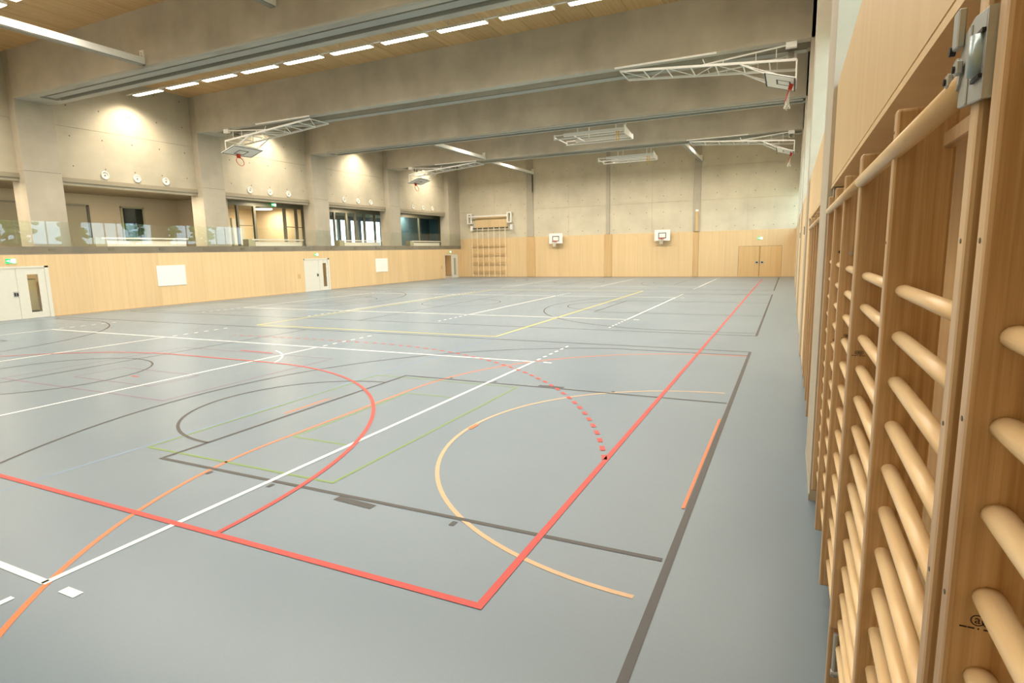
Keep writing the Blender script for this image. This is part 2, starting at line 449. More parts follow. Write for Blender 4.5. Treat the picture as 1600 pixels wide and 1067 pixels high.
for a, e in ((8.42, 10.68), (24.82, 27.08), (41.5, 43.8)): mb.box(-26.2, XL-0.03, a, e, 2.10, 2.56)
wl = struct(mb.build('wall_left_cladding', PANEL_B), 'timber clad lower side wall', 'wall')
CLD = bpy.data.lights.new('corridor_fill_light', 'AREA'); CLD.shape = 'DISK'; CLD.size = 0.3; CLD.energy = 55; CLD.color = (1.0, 0.82, 0.6)  # lamps added out of view to brighten the corridors behind the doors
for (a, e, wh) in ((7.6, 13.2, 'nearest'), (24.0, 31.0, 'middle'), (40.6, 48.0, 'far')):
    struct(MB().box(-30.0, -29.8, a, e, 0, 2.5).build('wall_corridor', CREAM)); struct(MB().box(-30.0, -26.2, e, e+0.1, 0, 2.5).build('wall_corridor', CREAM))
    struct(MB().box(-30.0, -26.2, a-0.1, a, 0, 2.5).build('wall_corridor', CREAM)); struct(MB().box(-30.0, -26.2, a, e, -0.1, 0.0).build('floor_corridor', GREYB))
    struct(MB().box(-30.0, -26.2, a, e, 2.45, 2.55).build('ceiling_corridor', WHITE))
    if e > 45: struct(MB().box(-26.25, -26.2, YF+0.1, e, 0, 2.5).build('wall_corridor', CREAM))
    t = thing('corridor_fill_lamp', 'added unseen fill lamp in the corridor behind %s white door' % wh, 'lamp', (-28.0, (a+e)/2, 2.45))
    MB().tube((-28, (a+e)/2, 2.40), (-28, (a+e)/2, 2.45), 0.2, 20).build('housing', WHITE, t)
    MB().tube((-28, (a+e)/2, 2.385), (-28, (a+e)/2, 2.40), 0.17, 20).build('diffuser', LEDR, t)
    link('lamp_light', CLD, (0, 0, -0.09), t)
DOORS_L = [(8.42, 10.68, 2.10), (24.82, 27.08, 2.08), (41.5, 43.8, 2.10)]
def clad_y(y0, y1, x0, x1, z0, z1, n, mat, parent):
    w_ = (y1-y0)/n
    me = MB().box(x0, x1, 0.0015, w_-0.0015, z0, z1).mesh('wall_panel', mat)
    for k in range(n): link('wall_panel', me, (0, y0+k*w_, 0), parent)
def clad_x(x0, x1, y0, y1, z0, z1, n, mat, parent):
    w_ = (x1-x0)/n
    me = MB().box(0.0015, w_-0.0015, y0, y1, z0, z1).mesh('wall_panel', mat)
    for k in range(n): link('wall_panel', me, (x0+k*w_, 0, 0), parent)
segs = [(YB, 8.42, 14), (10.68, 24.82, 18), (27.08, 41.5, 18), (43.8, YF, 1)]
for (y0, y1, n) in segs: clad_y(y0, y1, XL-0.03, XL, 0.02, 2.555, n, PANEL, wl)
for (y0, y1, zt) in DOORS_L: clad_y(y0, y1, XL-0.03, XL, zt, 2.555, 3, PANEL, wl)
struct(MB().box(XL-0.01, XL+0.012, 10.7, 24.8, 0.0, 0.03).build('baseboard_left', PANEL_B))

# far wall
wf = struct(MB().box(-26.6, 2.6, YF+0.05, YF+0.35, 0, ZC+0.05).build('wall_far', CONC_Y), 'concrete end wall with timber cladding below', 'wall')
xs = [-26.55, -22.4, -18.93, -15.4, -11.97, -8.4, -4.95, -1.3, 2.2]
for k in range(len(xs)-1):     # formwork bays of the cast wall: each a shallow panel with its own joint
    for (z0, z1) in ((3.45, 5.83), (5.85, 8.3), (8.32, ZC)):
        MB().box(xs[k]+0.008, xs[k+1]-0.008, YF+0.03, YF+0.055, z0, z1).build('concrete_panel', CONC_Y, wf)
for x, hw in ((-18.93, 0.30), (-11.97, 0.14), (-4.95, 0.24)):
    MB().box(x-hw, x+hw, YF-0.06, YF+0.05, 3.5, ZC).build('pilaster', CONC_C, wf)
pil = [(-19.32, -18.53), (-12.29, -11.64), (-5.15, -4.77)]
for x0, x1 in pil: MB().box(x0, x1, YF-0.035, YF+0.05, 0.03, 3.49).build('pilaster_panel', PANEL_B, wf)
fx = [(-25.97, -19.33, 6), (-18.52, -12.30, 6), (-11.63, -5.16, 6), (-4.76, -1.86, 3), (1.13, 2.05, 1)]
for x0, x1, n in fx: clad_x(x0, x1, YF, YF+0.05, 0.03, 3.48, n, PANEL, wf)
clad_x(-1.86, 1.13, YF, YF+0.05, 2.29, 3.48, 3, PANEL, wf)
MB().box(-25.97, 2.0, YF-0.012, YF+0.02, 0, 0.045).build('skirting', PANEL_B, wf)

# rear wall behind the viewer
struct(MB().box(-26.4, 2.6, YB-0.3, YB, 0, ZC+0.05).build('wall_back', PANEL))

# right wall: timber face with wall bar niche, columns, window band, concrete above
wr = struct(MB().box(2.42, 2.60, YB, YF+0.1, 0, 3.58).build('wall_right', PANEL_B), 'timber clad long wall with wall bar niches', 'wall')
COLR = [(2.62, 3.97)] + [(c-0.68, c+0.68) for c in FR[1:]]
for (a, e) in COLR:
    mb = MB().box(1.992, 2.60, a, e, 0.0, ZB).box(2.0, 2.60, a, e, ZB, ZC+0.05)
    struct(mb.build('wall_column', CONC_C))
    if a < 3: MB().box(1.986, 1.992, a, e, 0, 0.06).build('baseboard_right', GREYB)['kind'] = 'structure'
# upper cladding band and soffit over niche one and two
niches = [(YB, 2.62, 1), (3.97, 8.10, 2)]
for (y0, y1, n) in niches:
    clad_y(y0, y1, XR, 2.05, 2.790, 3.58, n, PANEL, wr)
    MB().box(XR-0.002, 2.42, y0, y1, 2.755, 2.780).build('soffit_board', PANEL, wr)
    MB().box(2.05, 2.60, y0, y1, 3.56, 3.60).build('sill_board', PANEL, wr)
full = [(8.10, 10.35)] + [(COLR[i][1], COLR[i+1][0]) for i in range(1, 4)] + [(COLR[4][1], YF)]
for (y0, y1) in full:
    n = max(1, round((y1-y0)/1.1))
    clad_y(y0, y1, XR, 2.06, 0.03, 2.765, n, PANEL, wr); clad_y(y0, y1, XR, 2.06, 2.775, 3.58, n, PANEL, wr)
    MB().box(2.05, 2.60, y0, y1, 3.56, 3.60).build('sill_board', PANEL, wr)
for y in (8.6, 13.5, 22.0): MB().box(2.005, XR, y, y+0.05, 2.55, 2.75).build('hinge', DARKST, wr)
wb_ = [(YB, 2.62)] + [(COLR[i][1], COLR[i+1][0]) for i in range(4)] + [(COLR[4][1], YF+0.05)]
for i, (y0, y1) in enumerate(wb_):
    struct(MB().box(2.30, 2.60, y0, y1, 6.3, ZC+0.05).build('wall_right_upper', CONC))
    wn = struct(MB().box(2.44, 2.52, y0, y1, 3.60, 3.68).build('window_%d' % (i+1), FRAMEG))
    MB().box(2.44, 2.52, y0, y1, 6.22, 6.30).build('window_frame', FRAMEG, wn)
    k = max(3, round((y1-y0)/1.15)); dy = (y1-y0)/k
    for j in range(k+1): MB().box(2.44, 2.52, max(y0, y0+j*dy-0.04), min(y1, y0+j*dy+0.04), 3.68, 6.22).build('mullion', WHITE, wn)
    for j in range(k): MB().box(2.476, 2.484, y0+j*dy+0.03, y0+(j+1)*dy-0.03, 3.68, 6.22).build('pane', GLASS, wn)

# ------------------------------------------------------------------ gallery behind the left wall
struct(MB().box(-36, -26.4, YB, YF+0.1, 5.62, 5.8).box(-36, -29.3, YF+0.1, 48.2, 5.62, 5.8).build('ceiling_gallery', SOFFIT))
struct(MB().box(-31.2, -31.0, YB, 20.3, 2.88, 5.62).build('wall_gallery', GWALL))
struct(MB().box(-36, -26.97, 20.30, 20.45, 2.88, 5.62).build('wall_gallery', GWALL))
struct(MB().box(-36, -27.0, 28.3, 28.45, 2.88, 5.62).build('wall_gallery', CREAM))
struct(MB().box(-28.2, -27.0, 36.2, 36.35, 2.88, 5.62).build('wall_gallery', SLATEB))
struct(MB().box(-29.4, -26.4, 44.5, 44.7, 2.88, 5.62).build('wall_gallery', SLATEB))
struct(MB().box(-36, -29.3, 48.0, 48.2, 2.88, 5.62).build('wall_gallery', FRAMED))
struct(MB().box(-34.2, -34.0, 20.45, 28.3, 2.88, 5.62).build('wall_gallery', CREAM))
struct(MB().box(-34.2, -34.0, 28.45, 35.2, 2.88, 5.62).build('wall_gallery', FRAMED))
# doors and dark hatch in the gallery back wall
def gdoor(y0, y1, n, dark):
    d = struct(MB().box(-31.0, -30.96, y0, y1, 2.88, 5.0).build('door_%d' % n, GDOOR))
    MB().box(-31.0, -30.92, y1, y1+0.12, 2.88, 5.06).build('door_frame', BLACK if dark else FRAMED, d)
    MB().box(-31.0, -30.92, y0-0.1, y1+0.12, 5.0, 5.08).build('door_frame', FRAMEG, d)
    MB().tube((-30.9, y1-0.12, 3.92), (-30.9, y1-0.28, 3.92), 0.02).build('door_handle', GALV, d)
gdoor(14.2, 15.25, 5, False); gdoor(10.6, 12.3, 6, True)
wn = struct(MB().box(-31.0, -30.985, 17.05, 18.13, 3.30, 5.02).build('window_20', BLACK))
for (a, e, z0, z1) in ((16.95, 17.05, 3.2, 5.1), (18.13, 18.23, 3.2, 5.1), (16.95, 18.23, 5.02, 5.12), (16.95, 18.23, 3.2, 3.3)):
    MB().box(-31.0, -30.93, a, e, z0, z1).build('window_frame', GREYGRN, wn)
MB().box(-30.978, -30.97, 17.05, 18.13, 3.3, 5.02).build('pane', GLASSD, wn)
# glazed fronts of three gallery bays
def glazing(n, y0, y1, muls, gm, zt=5.45, trans=None):
    g = struct(MB().box(-28.06, -27.94, y0, y1, zt-0.14, 5.62).build('window_%d' % n, FRAMEG))
    MB().box(-28.06, -27.94, y0, y1, 2.88, 2.96).build('window_frame', FRAMEG, g)
    for (yy, hw) in muls: MB().box(-28.06, -27.92, yy-hw, yy+hw, 2.96, zt-0.14).build('mullion', FRAMEG, g)
    ys = [y0]+[q[0] for q in muls]+[y1]
    for a, e in zip(ys, ys[1:]):
        MB().box(-28.004, -27.996, a+0.02, e-0.02, 2.96, zt-0.14).build('pane', gm, g)
    if trans:
        for (a, e) in trans: MB().box(-28.03, -27.95, a, e, 4.12, 4.16).build('transom', FRAMEG, g)
    return g
glazing(21, 20.45, 28.3, [(21.87, 0.06), (23.1, 0.08), (25.48, 0.08), (26.47, 0.07), (27.5, 0.5)], GLASS, trans=[(21.9, 23.1), (25.5, 27.0)])
glazing(22, 28.45, 36.2, [(30.06, 0.06), (31.34, 0.08), (32.34, 0.09), (33.37, 0.08), (34.61, 0.06), (35.7, 0.1)], GLASS)
glazing(23, 36.35, 44.5, [(37.9, 0.04), (40.7, 0.05), (44.0, 0.05)], GLASSD)
# outer glazing of the bright bay: posts against the sky
og = struct(MB().box(-34.1, -34.0, 35.2, 48.0, 2.88, 2.95).build('window_24', FRAMED))
MB().box(-34.15, -33.95, 35.2, 48.0, 5.28, 5.62).build('window_frame', FRAMED, og)
OY = [35.2, 37.35, 38.68, 40.05, 43.2, 48.0]
for yy, hw in ((37.35, 0.16), (38.68, 0.16), (40.05, 0.18), (43.2, 0.04)): MB().box(-34.15, -33.95, yy-hw, yy+hw, 2.95, 5.28).build('mullion', FRAMED, og)
for a, e in zip(OY, OY[1:]): MB().box(-34.06, -34.05, a+0.02, e-0.02, 2.95, 5.28).build('pane', GLASS, og)
struct(MB().box(-29.4, -29.25, 37.4, 41.1, 2.88, 5.62).build('wall_gallery', SLATEB))
struct(MB().box(-29.6, -29.4, 41.45, 44.5, 2.88, 5.62).build('wall_gallery', SLATEB))

# foyer lamp and door behind the glass
t = thing('round_ceiling_lamp', 'round glowing ceiling lamp in foyer behind gallery glazing', 'lamp', (-31.5, 27.0, 5.62))
MB().tube((-31.5, 27.0, 5.54), (-31.5, 27.0, 5.62), 0.62, 32).build('housing', WHITE, t, True)
MB().tube((-31.5, 27.0, 5.50), (-31.5, 27.0, 5.54), 0.58, 32).build('diffuser', LEDR, t, True)
ld = bpy.data.lights.new('foyer_light', 'AREA'); ld.shape = 'DISK'; ld.size = 1.1; ld.energy = 75; ld.color = (1.0, 0.80, 0.58)
link('lamp_light', ld, (0, 0, -0.14), t)
d = struct(MB().box(-34.0, -33.96, 26.4, 27.4, 2.88, 4.95).build('door_7', DOORW))
MB().box(-34.0, -33.95, 26.3, 26.4, 2.88, 5.0).build('door_frame', FRAMEG, d)
ld2 = bpy.data.lights.new('gallery_light', 'AREA')

# unseen fill lights added behind the lintels to brighten the gallery
DLD = bpy.data.lights.new('gallery_fill_light', 'AREA'); DLD.shape = 'DISK'; DLD.size = 0.22; DLD.energy = 42; DLD.color = (1.0, 0.86, 0.66)
dh = MB().tube((0, 0, 0), (0, 0, 0.05), 0.14, 20).mesh('fill_light_trim', WHITE); dg_ = MB().tube((0, 0, -0.012), (0, 0, 0.0), 0.11, 20).mesh('fill_light_lens', LEDR)
for k, (x, y, wh) in enumerate([(-27.12, 7.0, 'left of the nearest visible column'), (-27.12, 9.0, 'behind the nearest visible column'), (-27.12, 13.2, 'before the grey gallery door'), (-27.12, 15.8, 'over the long white bench'), (-27.12, 16.9, 'beside the dark hatch'),
        (-28.7, 40.0, 'in the dark blue gallery room'), (-27.12, 31.0, 'over the bench by bright glazing'), (-27.12, 39.5, 'over the bench by dark glazing'), (-27.12, 23.5, 'over the bench by foyer glazing')]):
    t = thing('gallery_fill_light', 'added unseen fill light under gallery soffit %s' % wh, 'lamp', (x, y, 5.57), 'added gallery fill lights')
    link('trim_ring', dh, (0, 0, 0), t); link('lens', dg_, (0, 0, 0), t); link('lamp_light', DLD, (0, 0, -0.02), t)
# benches on the gallery
for i, (y0, y1, lab) in enumerate(((13.2, 17.8, 'long white bench below the dark hatch on gallery'), (21.6, 25.9, 'white bench in front of warm lit foyer glazing'),
                      (29.3, 34.0, 'white bench in front of bright gallery glazing'), (37.8, 42.5, 'white bench before dark blue gallery glazing'))):
    t = thing('gallery_bench', lab, 'bench', (-27.1, (y0+y1)/2, 2.88), 'benches on the gallery')
    MB().box(-27.4, -26.9, y0+0.25, y1, 3.24, 3.31).build('bench_top', WHITE, t)
    MB().box(-27.35, -26.98, y0+0.5, y1-0.1, 2.88, 3.16).build('bench_front', WHITE, t)
    MB().box(-27.38, -26.92, y0, y0+0.5, 2.88, 3.30).build('end_block', GREYGRN, t)

# glass balustrade
t = thing('glass_balustrade', 'frameless clear glass balustrade along the gallery edge', 'balustrade', (-25.98, 19, 2.6))
J = [11.81+4.135*k for k in range(-4, 9)]; J[-1] = 44.4
for a, e in zip(J, J[1:]):
    MB().box(-25.995, -25.978, a+0.012, e-0.012, 2.60, 3.90).build('glass_pane', GLASSB, t)
MB().box(-26.03, -25.97, J[0], J[-1], 2.562, 2.60).build('base_channel', FASCIA, t)

# ------------------------------------------------------------------ doors of the lower left wall
def left_door(n, y0, y1, zt, seam, win, plate):
    d = struct(MB().box(XL-0.05, XL+0.01, y0, y0+0.07, 0, zt).box(XL-0.05, XL+0.01, y1-0.14, y1, 0, zt).box(XL-0.05, XL+0.01, y0, y1, zt-0.07, zt).build('door_%d' % n, DOORW))
    MB().box(XL-0.04, XL-0.006, y0+0.075, seam-0.006, 0.01, zt-0.075).build('door_leaf', DOORW, d)
    a, e, z0, z1 = win
    mb = MB().box(XL-0.04, XL-0.006, seam+0.006, a, 0.01, zt-0.075).box(XL-0.04, XL-0.006, e, y1-0.145, 0.01, zt-0.075)
    mb.box(XL-0.04, XL-0.006, a, e, 0.01, z0).box(XL-0.04, XL-0.006, a, e, z1, zt-0.075)
    mb.build('door_leaf', DOORW, d)
    MB().box(XL-0.026, XL-0.02, a, e, z0, z1).build('pane', GLASS, d)
    (pa, pe, pz0, pz1) = plate
    pl = MB().box(XL-0.006, XL+0.008, pa, pe, pz0, pz1).build('latch_plate', GALV, d)
    MB().box(XL+0.008, XL+0.012, pa+(pe-pa)*0.55, pe-(pe-pa)*0.1, pz0+0.03, pz1-0.05).build('recess_pull', DARKST, pl)
    MB().box(XL+0.008, XL+0.012, pa+(pe-pa)*0.1, pa+(pe-pa)*0.45, pz0+0.03, pz1-0.04).build('recess_pull', DARKST, pl)
left_door(1, 8.42, 10.68, 2.10, 9.53, (9.90, 10.28, 0.25, 1.77), (9.36, 9.54, 0.90, 1.11))
left_door(2, 24.82, 27.08, 2.08, 26.10, (26.47, 26.78, 0.25, 1.77), (25.90, 26.05, 0.92, 1.13))
d = struct(MB().box(XL-0.05, XL+0.01, 41.5, 41.58, 0, 2.1).box(XL-0.05, XL+0.01, 43.66, 43.8, 0, 2.1).box(XL-0.05, XL+0.01, 41.5, 43.8, 2.03, 2.1).build('door_3', DOORW))
lf = MB().box(XL-0.03, XL+0.02, 42.65, 43.66, 0.01, 2.03).build('door_leaf', DOORW, d)
MB().box(XL+0.02, XL+0.026, 43.05, 43.4, 0.25, 1.77).build('pane', GREYGRN, lf)
for (x, y, z1, lab) in ((-29.7, 11.3, 1.5, 'brown cupboard in corridor behind nearest white door'), (-29.7, 28.2, 1.3, 'brown cupboard in corridor behind middle white door')):
    t = thing('corridor_cupboard', lab, 'cupboard', (x, y, 0))
    MB().box(x-0.08, x+0.35, y-0.5, y+0.5, 0.0, z1).build('carcass', FRAMED, t)
    for q in (-0.25, 0.25): MB().box(x+0.35, x+0.37, y+q-0.24, y+q+0.24, 0.08, z1-0.03).build('cupboard_door', GREYGRN, t)
# flush pulls beside the doors
for y in (24.25, 40.9):
    tag(MB().box(XL, XL+0.006, y, y+0.22, 0.86, 1.14).build('flush_hatch', PANEL_B), 'small flush timber hatch left of white door %s' % ('in mid wall' if y < 30 else 'in far corner'), 'hatch')
# white notice panels
for y0, y1, lab in ((15.27, 16.74, 'larger looking white blank board on timber side wall, nearest'), (31.9, 33.33, 'white blank board on timber side wall, farther along')):
    t = thing('notice_board', lab, 'board', (XL, (y0+y1)/2, 0.97), 'white boards on the timber wall')
    MB().box(XL, XL+0.025, y0, y1, 0.97, 1.94).build('panel', BOARD, t)
    MB().box(XL, XL+0.018, y0-0.012, y1+0.012, 0.958, 1.952).build('edge_frame', WHITE, t)

# far wall double door
d = struct(MB().box(-1.86, 1.13, YF+0.02, YF+0.05, 0, 2.29).build('door_4', DARKST))
for x0, x1 in ((-1.845, -0.385), (-0.355, 1.115)):
    lf = MB().box(x0, x1, YF+0.0, YF+0.03, 0.015, 2.275).build('door_leaf', DOORWOOD, d)
    hx = -0.55 if x0 < -1 else -0.19
    MB().box(hx-0.10, hx+0.10, YF-0.012, YF, 0.98, 1.18).build('latch_plate', GALV, lf)
    MB().box(hx-0.06, hx+0.06, YF-0.02, YF-0.012, 1.03, 1.13).build('recess_pull', DARKST, lf)

# ------------------------------------------------------------------ exit signs
def man_parts(o, u, v, nrm, mat, par):
    """running figure, door and arrow as flat raised shapes; o origin, u,v unit vectors"""
    def poly(pts, name):
        mb = MB(); b0 = len(mb.v)
        P = [Vector(o)+Vector(u)*x+Vector(v)*y for x, y in pts]
        n = len(P); mb.v += [tuple(p) for p in P]+[tuple(p+Vector(nrm)*0.003) for p in P]
        mb.f.append(tuple(range(n))); mb.f.append(tuple(range(2*n-1, n-1, -1)))
        for i in range(n): j = (i+1) % n; mb.f.append((i, j, n+j, n+i))
        return mb.build(name, mat, par)
    poly([(0.60, 0.06), (0.95, 0.06), (0.95, 0.94), (0.60, 0.94)], 'pictogram_door')
    poly([(0.06, 0.45), (0.24, 0.45), (0.24, 0.28), (0.36, 0.53), (0.24, 0.78), (0.24, 0.6), (0.06, 0.6)], 'pictogram_arrow')
    poly([(0.47, 0.78), (0.53, 0.78), (0.55, 0.86), (0.5, 0.92), (0.45, 0.86)], 'pictogram_head')
    poly([(0.44, 0.74), (0.54, 0.72), (0.58, 0.52), (0.54, 0.36), (0.58, 0.12), (0.53, 0.12), (0.48, 0.36), (0.40, 0.14), (0.36, 0.16), (0.44, 0.44)], 'pictogram_body')
def exit_sign(loc, u, nrm, wd, ht, lab):
    t = thing('exit_sign', lab, 'sign', loc, 'green exit signs')
    u = Vector(u); n = Vector(nrm); c = Vector(loc)
    h = u*wd/2; z = Vector((0, 0, ht/2))
    if loc[0] < -27: MB().box(loc[0]+0.005, loc[0]+0.02, loc[1]-0.02, loc[1]+0.02, loc[2]+ht/2, 5.62).build('hanger', GALV, t)
    MB().hexa([c-h-z, c+h-z, c+h-z+n*0.03, c-h-z+n*0.03, c-h+z, c+h+z, c+h+z+n*0.03, c-h+z+n*0.03]).build('sign_body', SIGN_G, t)
    man_parts(c-h-z+n*0.03, u*wd, Vector((0, 0, 1))*ht, n, SIGN_W, t)
exit_sign((XL, 9.43, 2.315), (0, 1, 0), (1, 0, 0), 0.34, 0.18, 'green exit sign above nearest white double door')
exit_sign((XL, 25.95, 2.33), (0, 1, 0), (1, 0, 0), 0.30, 0.16, 'green exit sign above the middle white door')
exit_sign((XL, 42.5, 2.33), (0, 1, 0), (1, 0, 0), 0.30, 0.16, 'green exit sign above the open door in far left corner')
exit_sign((-0.38, YF, 2.85), (1, 0, 0), (0, -1, 0), 0.36, 0.18, 'green exit sign above timber double door on end wall')
exit_sign((-27.7, 24.4, 5.46), (0, 1, 0), (1, 0, 0), 0.36, 0.18, 'green exit sign hanging at the foyer glazing')

# ------------------------------------------------------------------ round air nozzles
vb = MB().torus((0, 0, 0), (1, 0, 0), 0.155, 0.03, 24, 8).mesh('nozzle_ring', WHITE, True)
vd = MB().tube((0.0, 0, 0), (0.02, 0, 0), 0.14, 24).mesh('nozzle_disc', WHITE)
vc = MB().tube((0.02, 0, 0), (0.05, 0, 0), 0.035, 12).mesh('nozzle_core', GREYB)
bays = ['between the first two visible columns', 'above the foyer glazing', 'above the bright glazing', 'above the dark blue glazing']
for bi, yc in enumerate((15.15, 23.05, 30.95, 39.2)):
    for k, dy in enumerate((-1.45, 0, 1.43)):
        t = thing('air_nozzle', 'white round air nozzle, %s of three %s' % (('nearest', 'middle', 'farthest')[k], bays[bi]), 'vent', (WLX, yc+dy, 6.05), 'round air nozzles on the concrete wall')
        link('outer_ring', vb, (0.02, 0, 0), t); link('disc', vd, (0, 0, 0), t); link('core', vc, (0, 0, 0), t)

# ------------------------------------------------------------------ luminaires
LX = [-24.77+2.33*k for k in range(12)]
lh = MB().box(-0.915, 0.915, -0.13, 0.13, 0.01, 0.09).mesh('luminaire_housing', WHITE)
ldm = MB().box(-0.905, 0.905, -0.118, 0.118, 0.0, 0.012).mesh('luminaire_diffuser', LED)
ARD = bpy.data.lights.new('luminaire_area', 'AREA'); ARD.shape = 'RECTANGLE'; ARD.size = 1.8; ARD.size_y = 0.23
ARD.energy = LAMP_W; ARD.color = LAMP_COL; ARD.spread = math.radians(150)
ARN = ARD.copy(); ARN.energy = LAMP_W*0.52      # the row behind the viewer is dimmed
SPT = bpy.data.lights.new('luminaire_spot', 'SPOT'); SPT.energy = SPOT_W; SPT.color = (1.0, 0.84, 0.58); SPT.spot_size = math.radians(108); SPT.spot_blend = 0.6; SPT.shadow_soft_size = 0.06
rows = [(-1.0, 'behind the viewer'), (7.10, 'before the nearest visible beam'), (15.0, 'between the first and second visible beams'), (22.9, 'between the second and third visible beams'),
        (30.8, 'between the third and fourth visible beams'), (39.3, 'nearest the end wall')]
ORD = ['first', 'second', 'third', 'fourth', 'fifth', 'sixth', 'seventh', 'eighth', 'ninth', 'tenth', 'eleventh', 'twelfth']
for ri, (y, where) in enumerate(rows):
    trk = tag(MB().box(-26.3, 1.9, y-0.025, y+0.025, 9.742, 9.785).build('lighting_track', STEELW), 'thin white lighting track %s' % where, 'track')
    for x in [-25.3+2.33*k for k in range(12)]: MB().tube((x, y, 9.785), (x, y, ZC-0.001), 0.006, 5).build('suspension_wire', GALV, trk)
    for k, x in enumerate(LX):
        t = thing('strip_luminaire', 'glowing strip luminaire, %s from the gallery side, %s' % (ORD[k], where), 'lamp', (x, y, 9.65), 'strip luminaires on the tracks')
        link('housing', lh, (0, 0, 0), t); link('diffuser', ldm, (0, 0, 0), t)
        
        link('lamp_light', ARD if ri else ARN, (0, 0, -0.012), t)
        if k == 0: link('wall_washer_light', SPT, (-0.45, 0, -0.03), t, (0, math.radians(25), 0))

# ------------------------------------------------------------------ rails under the roof
def rail(lab, x, y0, y1, z, end):
    t = thing('gear_rail', lab, 'rail', (x, y1, z))
    MB().box(x-0.13, x+0.13, y0, y1, z, z+0.20).build('rail_body', STEELW, t)
    MB().box(x-0.10, x+0.10, y0, y1, z-0.03, z).build('rail_slot', GREYB, t)
    MB().box(x-0.10, x+0.10, y1-0.02, y1+0.03, z-0.03, z+end).build('end_plate', STEELW, t)
    for q in (0.28, 0.36): MB().tube((x, y1-0.035, z+q), (x, y1-0.02, z+q), 0.018, 8).build('bolt', GALV, t)
rail('white gear rail at upper left, before the nearest visible beam', -18.0, 3.85, 10.33, 8.66, 0.45)
rail('white gear rail in the middle, before the nearest visible beam', -12.0, 3.85, 10.33, 9.35, 0.35)
rail('white gear rail between the third and fourth visible beams', -17.8, 27.55, 34.03, 8.60, 0.45)
rail('white gear rail from the last beam to the end wall, left', -18.6, 35.45, 44.4, 8.74, 0.45)
rail('white gear rail from the last beam to the end wall, right', -4.75, 35.45, 44.4, 8.70, 0.45)
t = thing('hanging_strap', 'black strap hanging at the left rail end by end wall', 'strap', (-18.6, 44.3, 7.3))
MB().box(-18.64, -18.56, 44.28, 44.31, 7.3, 8.711).build('webbing', BLACK, t)
MB().torus((-18.6, 44.295, 7.26), (0, 1, 0), 0.06, 0.015, 16, 6).build('buckle', DARKST, t)

# curtain housings in beams two and four
for i in (1, 3):
    c = FR[i]
    t = thing('curtain_housing', 'grey dividing curtain housing inside the %s visible beam' % ('nearest' if i == 1 else 'third'), 'curtain housing', (-12, c, ZB), 'curtain housings in the beams')
    MB().box(-24.7, 1.9, c-0.22, c+0.12, ZB-0.01, ZB+0.5).build('housing', CURT, t)
    MB().box(-24.7, 1.9, c+0.29, c+0.335, ZB-0.05, ZB+0.4).build('edge_rail', CURT, t)
    MB().box(-24.7, 1.9, c-0.70, c-0.66, ZB-0.06, ZB+0.02).build('edge_rail', CURT, t)
for i in (2, 4):
    c = FR[i]
    tag(MB().box(-24.6, 1.9, c+0.33, c+0.72, ZB-0.04, ZB-0.005).build('beam_flange', CURT), 'pale steel flange under the %s visible beam' % ('second' if i == 2 else 'fourth'), 'flange')

